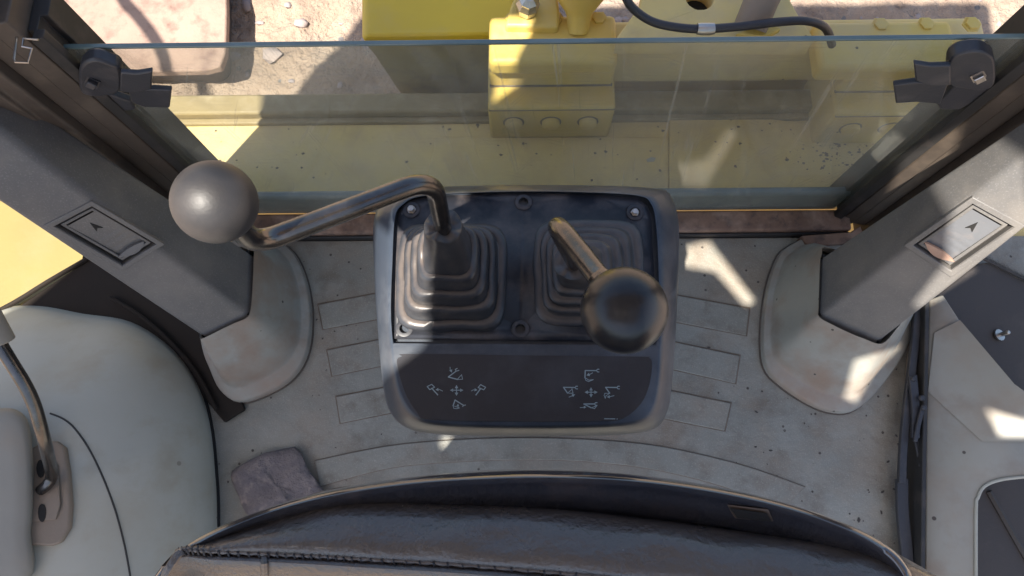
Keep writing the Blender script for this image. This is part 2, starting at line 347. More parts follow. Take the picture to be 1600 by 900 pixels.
# ================================================================== MACHINE BEHIND THE GLASS
YG = .547
car = thing('backhoe_carriage', 'yellow backhoe carriage with two bolted clamp blocks and cross beam behind the glass', 'machine', (.1, .8, -.3))
pprism('deck_plate', [(150,312),(1420,312),(1420,184),(205,184)], -.03, -.06, 'yellow_dusty', car, bevel=.003)
box('deck_apron', -1.02, 1.05, .60, .88, -.75, -.065, 'yellow_dusty', car, bevel=.01)
pprism('deck_step', [(660,312),(1045,312),(1045,214),(680,214)], -.024, -.031, 'yellow_dusty', car, bevel=.003)
pprism('deck_patch', [(1046,312),(1300,312),(1300,196),(1046,168)], -.022, -.033, 'yellow_dusty', car, bevel=.003)
v = []; f = []
for (cx_, cy_, sx_, sy_, n_) in ((1312,238,34,18,90), (1385,215,22,10,30), (1150,200,40,14,14), (1000,240,120,30,30), (480,230,120,30,26), (760,200,40,8,14)):
    for k in range(n_):
        px, py = random.gauss(cx_, sx_), random.gauss(cy_, sy_)
        if not (186 < py < 306): continue
        zz_ = -.0212 if 1046 < px < 1300 else -.0232 if 668 < px < 1045 and py > 216 else -.0292
        c_ = W(px, py, zz_); r = random.choice((.0012, .0018, .0026, .004)); i = len(v)
        for q_ in range(6): v.append(c_+Vector((math.cos(q_*1.047)*r*random.uniform(.6, 1.5), math.sin(q_*1.047)*r*random.uniform(.5, 1.1), 0)))
        f.append(tuple(range(i, i+6)))
ds = mesh('rust_specks', v, f, 'rust_and_shade', car, smooth=False); ds["kind"] = "stuff"
# slide rail
a, b = W(195, 168, .0), W(1300, 168, .0)
box('slide_rail', a.x, b.x, .80, .85, -.05, .004, 'rail_steel', car, bevel=.006)
box('rail_lip', a.x, b.x, .786, .801, -.045, -.018, 'rail_steel', car, bevel=.004)
def clamp(xa, xb, ua, ub, dy=0):
    p = lambda x, y, z: WY(x, 170, .748).x
    X0, X1 = WY(xa, 190, .748).x, WY(xb, 190, .748).x
    blk = box('clamp_block', X0, X1, .748+dy, .90+dy, -.03, .102, 'yellow', car, bevel=.007, seg=3)
    box('clamp_step', X0+.004, X1-.006, .803+dy, .90+dy, .10, .168, 'yellow', blk, bevel=.006, seg=3)
    box('clamp_cap', WY(ua, 80, .80).x, WY(ub, 80, .80).x, .785+dy, .895+dy, .168, .215, 'yellow', blk, bevel=.012, seg=3)
    for z_ in (.0935,): box('joint_line', X0+.002, X1-.002, .7474+dy, .752+dy, z_, z_+.0032, 'grime_and_shade', blk, bevel=0)
    box('cap_shadow', X0+.006, X1-.008, .8015+dy, .81+dy, .160, .1675, 'grime_and_shade', blk, bevel=0)  # dark strip stands in for the shade under the cap
    box('step_joint', X0+.004, X1-.006, .800+dy, .806+dy, .1015, .1045, 'grime_and_shade', blk, bevel=0)
    for k in range(3): lathe('bolt_washer', (X0+(X1-X0)*(.2+.3*k), .748+dy, .045), (0, -1, 0), [(.0235, -.002), (.0235, .0009)], 'grime_and_shade', blk, n=20)
    for k in range(3):
        lathe('bolt', (X0+(X1-X0)*(.2+.3*k), .748+dy, .045), (0, -1, 0), [(.0195, -.002), (.0195, .006), (.018, .010), (.012, .013)], 'yellow', blk, n=20)
    for k in range(3):
        bolt((X0+(X1-X0)*(.2+.32*k), .884+dy, .212), (0, 0, 1), .014, .008, 'yellow', blk)
clamp(764, 957, 763, 967); clamp(1283, 1482, 1280, 1497, -.022)
a, b = WY(955, 90, .87), WY(1500, 90, .87)
box('cross_beam', a.x-.01, b.x, .85, .91, .03, .175, 'yellow_dusty', car, bevel=.012, seg=3)
box('lower_beam', a.x-.01, b.x, .90, .93, -.16, .02, 'yellow_dusty', car, bevel=.006)
# upright plate with a pin hole, seen over the top of the glass
pz = .30
fill('boom_bracket', [[W(x, y, pz) for x, y in ((962,60),(1000,8),(1012,-60),(1265,-60),(1235,0),(1252,30),(1275,62))], circ(1094, -4, .026, pz)], 'yellow_dusty', car, solid=.05, bevel=.004)
lathe('pin_bore', W(1094, -4, pz-.046), (0, 0, 1), [(.03, 0), (.03, .004)], 'dark', car)
tube('link_bar', [W(1222, -60, .40), W(1190, 0, .36), W(1172, 44, .33)], .030, 'brown_plate', car, n=10)
pprism('bracket_lip', [(1150,52),(1200,34),(1222,44),(1195,58)], .335, .32, 'yellow', car, bevel=.003)
# boom
bo = WY(575, 100, .90).x; b1 = WY(800, 60, .90).x
pr = [(556,-40),(560,20),(575,62),(592,100),(606,168),(790,168),(800,62),(815,-40)]
rg = []
for y, s in ((.905, 0), (1.75, .05)):
    rg.append([Vector((WY(x, 100, .90).x-s, y, z)) for x, z in ((578,.128),(588,.08),(606,-.06),(620,-.146),(800,-.146),(812,-.06),(814,.12),(806,.14),(588,.14))])
loft('boom', rg, 'yellow_clean', car, cap0=True, cap1=True, bevel=.006)
prism('boom_end_plate', [Vector((WY(x, 100, .90).x, .9045, z)) for x, z in ((581,.122),(590,.08),(608,-.06),(622,-.142),(798,-.142),(810,-.06),(812,.118))], (0, -.004, 0), 'olive_brown', car, bevel=.001)  # dark olive-brown sheet over the boom's front face
# cylinder foot and grease block next to the clamp
lathe('cylinder_foot', W(905, 18, .24), (.02, .55, .6), [(.020, -.04), (.024, -.01), (.028, .0), (.052, .03), (.060, .06), (.060, .16), (.05, .18)], 'yellow', car, n=28)
bolt(W(905, 32, .225), (0, -.2, 1), .017, .022, 'yellow', car)
pprism('ear_plate', [(788,40),(800,2),(815,-20),(870,-20),(875,20),(872,42)], .235, .19, 'yellow', car, bevel=.006)
lathe('grease_fitting', W(825, 6, .262), (.1, -.2, 1), [(.022, -.02), (.024, 0), (.018, .012), (.02, .02), (.010, .03)], 'bright_steel', car, n=8, smooth=False)
# rusted stabiliser plate, far left
st = thing('stabiliser_leg', 'dusty reddish steel stabiliser plate on the soil beyond the upper left of the glass', 'machine part', W(200, 60, -1.0))
q = [(-80,-60),(352,-60),(354,20),(352,82),(344,104),(320,110),(215,112),(60,108),(-80,108)]
pprism('top_plate', q, -.84, -.875, 'rusty_plate', st, bevel=.006)
pprism('body', [(-60,-50),(340,-50),(340,85),(318,98),(225,98),(-60,96)], -.876, -1.05, 'rust_and_shade', st, bevel=.03, seg=4)  # darker than the plate: shade on the sides is put into the colour
# hydraulic hose and its clamp
hp = cat([W(955,-60,.44), W(975,-10,.42), W(990,14,.40), (W(1020,34,.38)), W(1060,43,.37), W(1102,45,.365), W(1160,41,.37), W(1220,34,.37), W(1262,33,.36), W(1290,44,.33), W(1300,70,.27)], False, 6)
ho = thing('hydraulic_hose', 'black hydraulic hose with a silver sleeve drooping above the top edge of the glass', 'hose', W(1102, 45, .365))
tube('hose', hp, .0075, 'hose', ho, n=14)
tube('sleeve', [W(1089,45,.366), W(1096,45.3,.3655), W(1110,45.3,.3655), W(1116,44.6,.366)], [.0095, .0105, .0105, .0095], 'bright_steel', ho, n=18)
hs = [W(*p)-SUN*(1.7/-SUN.z) for p in ((175,-60,-.84), (190,-5,-.84), (215,25,-.84), (240,58,-.84), (256,90,-.84), (263,130,-.84), (268,170,-.84))]
tag(tube('return_hose', cat(hs, False, 5), .022, 'hose', n=12), 'black hose outside the cab casting a curved shadow on the rusty plate', 'hose')
tag(pprism('paper_scrap', [(1010,249),(1018,245),(1025,247),(1022,252),(1012,253)], -.0225, -.0245, 'fender_white'), 'tiny white paper scrap lying on the yellow deck behind the glass', 'scrap')
# yellow wings outside the cab sides
tag(pprism('rear_fender', [(-120,520),(30,478),(60,462),(240,372),(150,300),(-120,260)], .0, -.03, 'yellow_fender', bevel=.004), 'bright yellow fender in sunlight outside the left pillar', 'fender')
tag(pprism('rear_fender', [(1545,418),(1528,400),(1560,330),(1760,300),(1760,560)], -.01, -.04, 'yellow_dusty', bevel=.004), 'dull yellow fender outside the right pillar behind the brush seal', 'fender')

# ================================================================== REAR WINDOW
XL, XR = WY(367, 320, YG).x, WY(1314, 318, YG).x
fr = thing('window_frame', 'dark brown steel frame with rubber channels around the rear window', 'window frame', (.03, .55, 0))
def post(side, xg, nm):
    s = side
    rail = [(.0,.530),(.012,.530),(.012,.518),(.024,.518),(.024,.541),(.024,.60),(.0,.60)]
    def ext(name, pts, z0, z1, m, par, bv=.002):
        return prism(name, [Vector((xg+s*x, y, z1)) for x, y in pts], (0, 0, z0-z1), m, par, bevel=bv)
    p = ext(nm, [(.070,.500),(.098,.500),(.098,.492),(.135,.492),(.135,.62),(.070,.62)], -.05, 1.15, 'frame_brown', fr, .004)
    ext('rib', [(.044,.522),(.069,.516),(.069,.60),(.044,.60)], 0, 1.12, 'frame_brown', p)
    ext('glass_run', [(-.004,.528),(.010,.522),(.010,.538),(.018,.538),(.018,.600),(-.004,.600),(-.004,.560),(.006,.560),(.006,.540),(-.004,.540)], .02, .668, 'rubber', p, .001)
    ext('cover_strip', [(.0185,.527),(.043,.520),(.043,.61),(.0185,.61)], .0, .70, 'frame_brown', p)
    return p
pL = post(-1, XL, 'post')
tube('channel_lip', [W(a, b, .672) for a, b in ((10,48),(26,56),(22,92),(24,97),(44,98),(50,76),(35,73),(37,60),(60,62))], .0014, 'bright_steel', pL, n=8)
post(1, XR, 'post')
box('sill', XL-.03, XR+.03, .498, .545, -.02, .026, 'frame_rust', fr, bevel=.006, seg=3)
box('sill_step', XL-.03, XR+.03, .492, .4975, -.02, .016, 'rubber', fr, bevel=.003)
box('lower_band', XL-.01, XR+.01, .5535, .572, .0, .088, 'band_blue', fr, bevel=.006)  # blue-grey band behind the foot of the glass
pprism('corner_bracket', [(1252,368),(1330,362),(1345,352),(1352,378),(1262,386)], .03, .0, 'frame_rust', fr, bevel=.003)
pprism('corner_bracket', [(388,352),(418,366),(412,384),(374,376)], .03, .0, 'frame_rust', fr, bevel=.003)
ZT = WY(800, 64, YG).z
pane = thing('window_pane', 'green tinted scratched glass pane across the rear opening, free top edge', 'glass', (.03, YG, .03))
box('glass', XL-.004, XR+.004, YG-.003, YG+.003, .03, ZT-.004, 'window_glass', pane, bevel=0)
box('polished_edge', XL-.004, XR+.004, YG-.0034, YG+.0034, ZT-.0038, ZT, 'edge_glass', pane, bevel=.001)
def latch(body, tab1, tab2, foot, bolt_px, shiny, label, flip):
    c = WY(bolt_px[0], bolt_px[1], .525)
    t = thing('window_latch', label, 'latch', c, 'plastic latches on the rear window')
    def yp(name, pts, y0, y1, m, sm=0, **kw):
        if sm: pts = [tuple(p) for p in cat([(a, b, 0) for a, b in pts], True, sm)]
        return prism(name, [WY(p[0], p[1], y0) for p in pts], (0, y1-y0, 0), m, t, **kw)
    yp('foot_plate', foot, .530, .5425, 'latch', bevel=.003)
    yp('housing', body, .521, .541, 'latch', 3, bevel=.004)
    yp('thumb_tab', tab1, .512, .520, 'latch', bevel=.002)
    yp('lower_tab', tab2, .522, .531, 'latch', bevel=.002)
    a, b = bolt_px
    bolt(WY(a, b, .521), (0, -1, .25), .0085, .010, 'bright_steel' if shiny else 'latch', t, 'square_bolt', 4)
latch([(124,140),(123,112),(132,98),(150,94),(172,101),(188,110),(188,143),(160,152),(135,150)], [(188,114),(214,116),(238,112),(236,140),(212,147),(187,144)],
      [(200,142),(240,140),(268,142),(265,169),(225,168),(205,160)], [(120,130),(165,145),(205,160),(212,172),(180,178),(130,150)], (145,127), False,
      'black plastic latch at the upper left corner of the glass', False)
latch([(1484,132),(1482,100),(1497,86),(1528,80),(1549,88),(1555,100),(1554,132),(1535,142),(1500,138)], [(1428,100),(1455,104),(1486,103),(1486,134),(1450,134),(1431,127)],
      [(1396,134),(1430,129),(1482,132),(1470,163),(1430,160),(1400,162)], [(1462,162),(1500,128),(1556,118),(1548,146),(1500,172),(1470,172)], (1528,118), True,
      'black plastic latch with a shiny square bolt at the upper right corner of the glass', True)

# ================================================================== PILLAR BASES AND TRIMS
def plinth(Fp, Cp, zc, label):
    k = 4
    A = [W(p.x, p.y, 0) for p in cat([(a, b, 0) for a, b in Fp], True, k)]
    B = [W(p.x, p.y, zc) for p in cat([(a, b, 0) for a, b in Cp], True, k)]
    rings = []
    for t, z in ((0, -.002), (.0, .010), (.015, .020), (.05, .0235), (.24, .0245), (.28, .028), (.32, .040), (.38, .055), (.62, .098), (.85, .14), (1, zc), (1.02, zc-.02)):
        rings.append([Vector((a.x+(b.x-a.x)*t, a.y+(b.y-a.y)*t, z)) for a, b in zip(A, B)])
    t = thing('pillar_base', label, 'pillar base', W(Cp[0][0], Cp[0][1], 0), 'moulded pillar bases')
    loft('moulding', rings, 'plinth', t, ang=60)
    tube('floor_seal', [p+Vector((0, 0, .002)) for p in A+A[:1]], .0028, 'frame_brown', t, n=6, caps=False)
    return t
plinth([(400,372),(452,388),(478,430),(489,490),(484,550),(462,590),(425,615),(378,630),(350,612),(334,580),(322,548),(318,500),(335,405)],
       [(392,386),(396,410),(395,440),(393,470),(388,494),(366,505),(345,515),(325,525),(312,528),(320,500),(324,470),(328,430),(345,395)], .17,
       'grey moulded base with brown dirt under the left pillar trim')
plinth([(1290,378),(1228,388),(1205,420),(1192,470),(1187,530),(1192,575),(1215,602),(1260,632),(1300,646),(1335,640),(1375,600),(1412,540),(1425,470)],
       [(1300,388),(1284,398),(1281,420),(1280,450),(1279,480),(1280,495),(1300,507),(1325,519),(1350,529),(1378,537),(1400,515),(1424,480),(1425,440)], .17,
       'grey moulded base partly in sun under the right pillar trim')
def trim(bots, tops, label, vent_q, face):
    Bt = [W(*p) for p in bots]; Tp = [W(*p) for p in tops]
    i, j = face
    n = (Bt[j]-Bt[i]).cross(Tp[i]-Bt[i]).normalized(); n = n if n.dot(CAM-Bt[i]) > 0 else -n
    Tp[j] = PL(tops[j][0], tops[j][1], Bt[i], n)                   # keep the vent face flat
    t = thing('pillar_trim', label, 'pillar trim', Bt[1], 'dark plastic pillar trims')
    rings = []
    for s in (-.05, 0, .15, .3, .45, .6, .75, .9, 1.0, 1.12): rings.append([a.lerp(b, s) for a, b in zip(Bt, Tp)])
    du = loft('duct', rings, 'trim', t, cap0=True, cap1=True, bevel=.010, seg=4)
    c = sum(Bt, Vector())/len(Bt)
    prism('bottom_gap', [p+(p-c)*.02+Vector((0, 0, -.004)) for p in Bt], (0, 0, -.012), 'dark', t)
    q = [PL(x, y, Bt[i], n) for x, y in vent_q]        # bottom-ridge, bottom-outer, top-outer, top-ridge
    def P(u, v, h): return (q[0].lerp(q[1], v)).lerp(q[3].lerp(q[2], v), u)+n*h
    cut = prism('cutter', [P(u, v, .02) for u, v in ((.07,.11),(.07,.89),(.93,.89),(.93,.11))], n*-.031, 'trim')
    bo_m = du.modifiers.new('cut', 'BOOLEAN'); bo_m.object = cut; bo_m.operation = 'DIFFERENCE'; bo_m.solver = 'EXACT'
    bpy.context.view_layer.update()
    me = bpy.data.meshes.new_from_object(du.evaluated_get(bpy.context.evaluated_depsgraph_get()))
    for m_ in list(du.modifiers): du.modifiers.remove(m_)
    du.data = me; me.set_sharp_from_angle(angle=math.radians(38))
    bpy.data.objects.remove(cut)
    def ringq(name, u0, u1, v0, v1, w, h0, h1, m, par):
        wu = w*(q[1]-q[0]).length/(q[3]-q[0]).length
        o_ = [(u0, v0), (u0, v1), (u1, v1), (u1, v0)]; i_ = [(u0+wu, v0+w), (u0+wu, v1-w), (u1-wu, v1-w), (u1-wu, v0+w)]
        return loft(name, [[P(u, v, h0) for u, v in o_], [P(u, v, h1) for u, v in o_], [P(u, v, h1) for u, v in i_], [P(u, v, h0) for u, v in i_]], m, par, bevel=.0012)
    vt = ringq('vent_frame', 0, 1, 0, 1, .10, -.004, .0018, 'trim', t)
    ringq('inner_frame', .10, .90, .16, .84, .06, -.0108, -.004, 'trim', vt)
    prism('recess', [P(u, v, -.0105) for u, v in ((.075,.115),(.075,.885),(.925,.885),(.925,.115))], n*-.0004, 'dark', vt)
    # flap: a ribbed sloping plate
    rows = []; K = 22
    for k in range(K+1):
        u = .16+.68*k/K; h = -.0085+.0035*(k/K)+(.0007 if k % 3 == 0 and k < 12 else 0)
        rows.append([P(u, .21+.60*j_/6 - (.012*(k % 2) if j_ == 6 else 0), h) for j_ in range(7)])
    fl = loft('flap', rows, 'trim_light' if bots[0][0] > 800 else 'trim', vt, closed=False, ang=25)  # right flap gets a lighter copy, sunlight put into its colour
    aw = [(.74, .48), (.60, .57), (.635, .49), (.60, .43)]
    prism('arrow_mark', [P(u, v, -.0048) for u, v in aw], n*-.002, 'dark', fl)
    lo_, hi_ = [], []
    for k in range(9):
        v = .20+.62*k/8; b_ = math.sin(math.pi*k/8)
        lo_.append(P(.175-.085*b_, v, -.0030)); hi_.append(P(.175+.03*b_, v, -.0022))
    prism('finger_tab', lo_+hi_[::-1], n*-.005, 'clay' if bots[0][0] > 800 else 'trim_light', vt, bevel=.0006)
    return t
trim([(387,390,.172), (386,490,.168), (311,525,.168), (285,440,.168)], [(-60,89,.61), (-60,158,.61), (-60,281,.61), (-150,170,.61)],
     'dark grey plastic trim on the left pillar with a recessed vent', [(258,381),(192,423),(68,352),(143,313)], (1, 2))
trim([(1288,397,.172), (1283,491,.168), (1377,532,.168), (1425,460,.168)], [(1680,131,.61), (1680,184,.61), (1680,300,.61), (1760,210,.61)],
     'dark grey plastic trim on the right pillar, its upper part in sun', [(1412,383),(1486,433),(1602,352),(1520,307)], (1, 2))

# ================================================================== LEFT SIDE
fx, fy = -120, 1000
CT = [(-60,520),(0,483),(60,477),(130,489),(205,502),(268,543),(308,598),(328,660),(337,740),(340,815),(340,1000)]
cc = cat([(a, b, 0) for a, b in CT], False, 5)
wh = thing('wheel_arch', 'pale grey wheel arch housing filling the left side', 'wheel arch', W(200, 800, 0))
rings = []
for s, z in ((1.0, -.004), (.998, .012), (.985, .035), (.955, .065), (.90, .10), (.80, .145), (.66, .185), (.5, .21), (.3, .225), (.05, .23)):
    rings.append([W(fx+(p.x-fx)*s, fy+(p.y-fy)*s, z) for p in cc])
arch = loft('housing', rings, 'fender_white', wh, closed=False, ang=70)
tube('edge_gap', [W(p.x+1, p.y-1, .003) for p in cc[10:]], .0036, 'dark', wh, n=6)
tr_ = bvh(arch)
def on_arch(px, py, lift=0): return HIT(tr_, px, py, lift)
hum = cat([(60,640,0),(100,655,0),(125,680,0),(150,722,0),(176,785,0),(194,850,0),(205,910,0)], False, 6)
tube('seam_groove', [on_arch(p.x, p.y, .0003) for p in hum[3:]], .0016, 'rubber', wh, n=6)
# dark side trim strip behind it, under the left trim
sd = thing('side_lining', 'dark brown lining strip between the left trim and the pale wheel arch', 'lining', W(240, 480, 0))
pprism('lower_lining', [(-120,560),(28,479),(137,405),(250,430),(330,520),(372,612),(382,640),(350,660),(300,600),(262,556),(150,520),(40,540)], .012, .001, 'lining', sd, bevel=.003)
tube('lining_bead', [W(p.x, p.y, .022) for p in cat([(172,465,0),(215,490,0),(262,530,0),(305,580,0),(338,640,0)], False, 5)], .0045, 'lining', sd, n=8)
tube('lining_edge', [W(p.x, p.y, .016) for p in cat([(-60,515,0),(20,474,0),(75,440,0),(137,404,0)], False, 3)], .005, 'lining', sd, n=8)
# latch lever with slotted plate
pl_pts = [(52,704),(72,692),(92,692),(104,702),(110,740),(113,790),(110,826),(98,848),(84,853),(46,852),(46,760)]
pts = [on_arch(a, b, .010) for a, b in pl_pts]
lv = thing('latch_plate', 'brown slotted plate on the wheel arch beside the beige panel', 'plate', pts[0])
lp = prism('plate', pts, (0, 0, -.012), 'brown_plate', lv, bevel=.004, seg=3)
ins = [on_arch(a, b, .0108) for a, b in ((56,722),(86,718),(94,730),(97,790),(92,812),(54,816))]
prism('inner_recess', ins, (0, 0, -.003), 'brown_plate', lv, bevel=.001)
for a, b in ((68,735),(71,802)):
    prism('slot', [on_arch(a+6*math.cos(k*math.pi/6), b+14*math.sin(k*math.pi/6), .0113) for k in range(12)], (0, 0, -.002), 'dark', lv)
zz = on_arch(75, 760, .014).z
rod = thing('bent_lever', 'bent grey steel lever hooked into the brown slotted plate', 'lever', W(72, 764, zz))
R0 = [W(-40,470,.52), W(8,552,.47), W(50,618,.42), (W(70,690,.36)), W(82,742,zz+.012), W(76,756,zz+.004), W(64,766,zz-.004)]
tube('rod', fillet(R0, .05, 8), .0092, 'chrome_dark', rod, n=16)
tube('sleeve', [W(-40,455,.525), W(4,535,.478)], .0165, 'beige', rod, n=16, bevel=.002)
# beige rounded panel at the far left edge
bp = [(-160,655),(-60,642),(0,638),(25,640),(42,655),(50,690),(53,750),(50,830),(36,915),(-160,960)]
bq = cat([(a, b, 0) for a, b in bp], True, 4); bc = Vector((-60, 790, 0))
o = loft('armrest_housing', [[W(*(bc+(p-bc)*s_).xy, z) for p in bq] for s_, z in ((.98, .17), (1.0, .19), (1.0, .215), (.985, .228), (.95, .236), (.88, .241), (.7, .244), (.35, .245))], 'beige', cap1=True, ang=60); tag(o, 'rounded beige panel at the left edge beside the slotted plate', 'panel')
# rag on the floor
pts = [(361,742),(374,728),(400,715),(424,704),(450,700),(464,701),(480,728),(498,760),(520,790),(505,812),(440,818),(392,812),(374,775)]
c = Vector((435, 762, 0)); rings = []
for s, z in ((1.0, .0), (1.0, .012), (.97, .020), (.85, .024), (.65, .026), (.4, .027), (.15, .027), (.01, .027)):
    r_ = []
    for p in cat([(a, b, 0) for a, b in pts], True, 3):
        q = c+(p-c)*s; P_ = W(q.x, q.y, z)
        d = noise.noise(P_*75)*.006+noise.noise(P_*26+Vector((3, 1, 2)))*.010
        r_.append(P_+Vector((d*.6, d*.5, d if z > 0 else 0)))
    rings.append(r_)
tag(loft('folded_rag', rings, 'rag', ang=70), 'dirty grey brown folded rag on the floor behind the seat', 'rag')

# ================================================================== RIGHT SIDE
rp = [(1452,468),(1474,460),(1500,500),(1560,590),(1640,705),(1640,742),(1600,745),(1562,750),(1538,760),(1528,778),(1525,800),(1526,960),(1446,960),(1447,700)]
o = thing('right_side_panel', 'grey moulded panel with a cut-out along the right edge', 'panel', W(1480, 700, 0))
zt = lambda x: .045+max(0, (x-1450))*.0003
fill('panel_sheet', [[W(a, b, zt(a)) for a, b in rp]], 'panel_grey', o, solid=.012, bevel=.004)
v = [W(1450,612,.047), W(1535,690,.073), W(1630,690,.103), W(1640,640,.125), W(1585,600,.112), W(1500,500,.066), W(1460,520,.052)]
mesh('raised_fold', v, [(0,1,6), (1,5,6), (1,4,5), (1,2,3,4)], 'panel_grey', o, ang=60)
tube('rim', [W(p.x, p.y, zt(p.x)+.001) for p in cat([(1640,742,0),(1600,745,0),(1562,750,0),(1538,760,0),(1528,778,0),(1525,800,0),(1525,960,0)], False, 4)], .003, 'fender_white', o, n=8)
pprism('pocket', [(1515,735),(1700,735),(1700,980),(1515,980)], .006, .001, 'dark_panel', o)
tube('pocket_rib', [W(1545,768,.008), W(1580,830,.008), W(1620,900,.008)], .006, 'dark_panel', o, n=6)
dp = thing('door_sill', 'dark brown sill panel with a stud and a brush seal at the right', 'sill', W(1560, 500, 0))
pprism('sill_plate', [(1440,478),(1528,412),(1546,409),(1700,490),(1700,800),(1600,660),(1560,600),(1500,520)], .020, .002, 'dark_panel', dp, bevel=.004)
lathe('stud', W(1560, 524, .021), (.3, .1, 1), [(.012, 0), (.012, .004), (.0045, .004), (.0045, .022), (.003, .024)], 'bright_steel', dp, n=12)
ed = [W(1536,404,.024).lerp(W(1700,486,.024), k/70) for k in range(71)]
br = []
bf = []
for k, p in enumerate(ed):
    d = Vector((-.3, 1, .1)).normalized()*.016*random.uniform(.8, 1.2); i = len(br)
    br += [p+Vector((-.0007, 0, 0)), p+Vector((.0007, 0, 0)), p+d, p+Vector((0, 0, .002))]; bf += [(i, i+1, i+2), (i, i+2, i+3), (i+1, i+3, i+2)]
bo_ = mesh('brush_seal', br, bf, 'rubber', dp); bo_["kind"] = "stuff"
tube('seal_strip', [ed[0], ed[-1]], .003, 'rubber', dp, n=8)
# linkage bars beside the floor
lk = thing('linkage', 'black folding linkage bars with rivets running along the right edge of the floor', 'linkage', W(1425, 700, 0))
def bar(name, pts, w_px, z, th, m='latch'):
    P = cat([(a, b, 0) for a, b in pts], False, 5); Lf, Rt = [], []
    for i, p in enumerate(P):
        d = (P[min(i+1, len(P)-1)]-P[max(i-1, 0)]).normalized(); nn = Vector((d.y, -d.x, 0))*w_px/2
        Lf.append(W((p+nn).x, (p+nn).y, z)); Rt.append(W((p-nn).x, (p-nn).y, z))
    return prism(name, Lf+Rt[::-1], (0, 0, -th), m, lk, bevel=.0015)
bar('channel_wall', [(1449,466),(1447,600),(1444,760),(1442,960)], 7, .062, .06, 'rubber')
bar('gutter', [(1440,470),(1432,600),(1424,760),(1424,960)], 34, .006, .005, 'brown_plate')
bar('long_bar', [(1436,476),(1430,545),(1421,620),(1413,700),(1411,755)], 12, .046, .010)
bar('end_bar', [(1411,748),(1412,800),(1418,860),(1424,930)], 18, .040, .010)
bar('link', [(1427,586),(1432,640),(1432,684)], 13, .056, .008)
bar('short_link', [(1444,634),(1437,660),(1431,690)], 7, .064, .006)
bar('short_link', [(1431,682),(1437,710),(1441,732)], 6, .048, .006)
bar('thin_bar', [(1441,735),(1439,800),(1437,860),(1440,940)], 7, .045, .008)
for a, b, z in ((1427,592,.056), (1432,681,.060), (1443,637,.066), (1440,727,.052), (1440,622,.064)):
    lathe('rivet', W(a, b, z-.001), (0, 0, 1), [(.006, 0), (.006, .002), (.004, .0045)], 'latch', lk, n=12)

# ================================================================== CONSOLE
OUT = [(822,289),(940,290),(1020,294),(1046,303),(1060,345),(1060,420),(1056,520),(1050,600),(1042,645),(1020,671),(960,680),(822,682),(690,679),(635,668),(608,640),(597,590),(589,500),(584,410),(585,340),(604,312),(640,296),(710,291)]
INN = [(822,299),(930,301),(998,306),(1017,318),(1025,348),(1029,420),(1030,520),(1026,600),(1014,642),(992,656),(940,662),(822,664),(708,661),(660,652),(636,630),(621,590),(611,500),(613,410),(617,340),(630,319),(655,307),(720,302)]
ZP = .580
con = thing('control_console', 'blue grey plastic control console with worn top plate and printed symbol panel', 'console', W(822, 500, 0))
oc = cat([(a, b, 0) for a, b in OUT], True, 5); ic = cat([(a, b, 0) for a, b in INN], True, 5); cx = Vector((822, 486, 0))
rings = []
def rg(t, s, z): return [W(*((cx+(o_.lerp(i_, t)-cx)*s).xy), z) for o_, i_ in zip(oc, ic)]
for t_, s, z in ((0, .80, .38), (0, .95, .47), (0, .99, .515), (0, 1.0, .535), (.12, 1, .551), (.35, 1, .566), (.65, 1, .577), (.88, 1, .5835), (1.0, 1, .5845)): rings.append(rg(t_, s, z))
def low_edge(z1, z2, z3):
    r_ = []
    for o_, i_ in zip(oc, ic):
        q_ = o_.lerp(i_, 1.03)
        if i_.y > 536: r_.append(W(min(max(q_.x, 615), 1025), 538+(q_.x-822)*.008, z1))
        else: r_.append(W(q_.x, q_.y, z2))
    return r_
rings += [low_edge(.5845, .583, 0), low_edge(.5735, .5735, 0)]
loft('bezel', rings, 'console', con, cap1=True, ang=40)
box('pedestal', W(690,400,.40).x, W(960,400,.40).x, .16, .36, 0, .40, 'console', con, bevel=.02)
plate_px = [(622,338),(628,322),(642,311),(700,305),(820,302),(930,304),(997,310),(1012,322),(1018,345),(1022,420),(1023,533),(817,531),(616,529),(618,420)]
holes = [(818,316,.0062),(813,514,.0062),(632,513,.0062),(643,328,.0065),(992,332,.0065)]
pt = fill('top_plate', [[W(a, b, ZP) for a, b in plate_px]]+[circ(a, b, r, ZP) for a, b, r in holes], 'console_plate', con, solid=.005, bevel=0)
for a, b, r in holes:                                             # raised bosses round the holes
    c = W(a, b, ZP); n_ = 24
    loft('boss', [[c+Vector((math.cos(2*math.pi*k/n_)*q, math.sin(2*math.pi*k/n_)*q, h)) for k in range(n_)] for q, h in ((.0115, -.001), (.0108, .0008), (.0095, .0012), (r, .0012), (r, -.004))], 'console_plate', pt)
bolt(W(643, 328, ZP-.003), (0, 0, 1), .0045, .0075, 'bright_steel', con); bolt(W(992, 332, ZP-.004), (0, 0, 1), .0042, .006, 'bright_steel', con)
low = [(613,540),(630,539),(820,542),(1010,545),(1028,546),(1026,600),(1013,641),(990,655),(940,661),(822,663),(710,660),(661,651),(637,629),(622,590)]
ZD = .5852
dec = [(620,566),(628,557),(640,553),(820,555),(1000,557),(1014,559),(1019,568),(1015,600),(1002,630),(975,653),(940,658),(822,659),(675,656),(652,645),(632,612)]
de = pprism('symbol_panel', dec, ZD, .580, 'decal', con, sm=4, bevel=.0005)
ZI = ZD+.0004
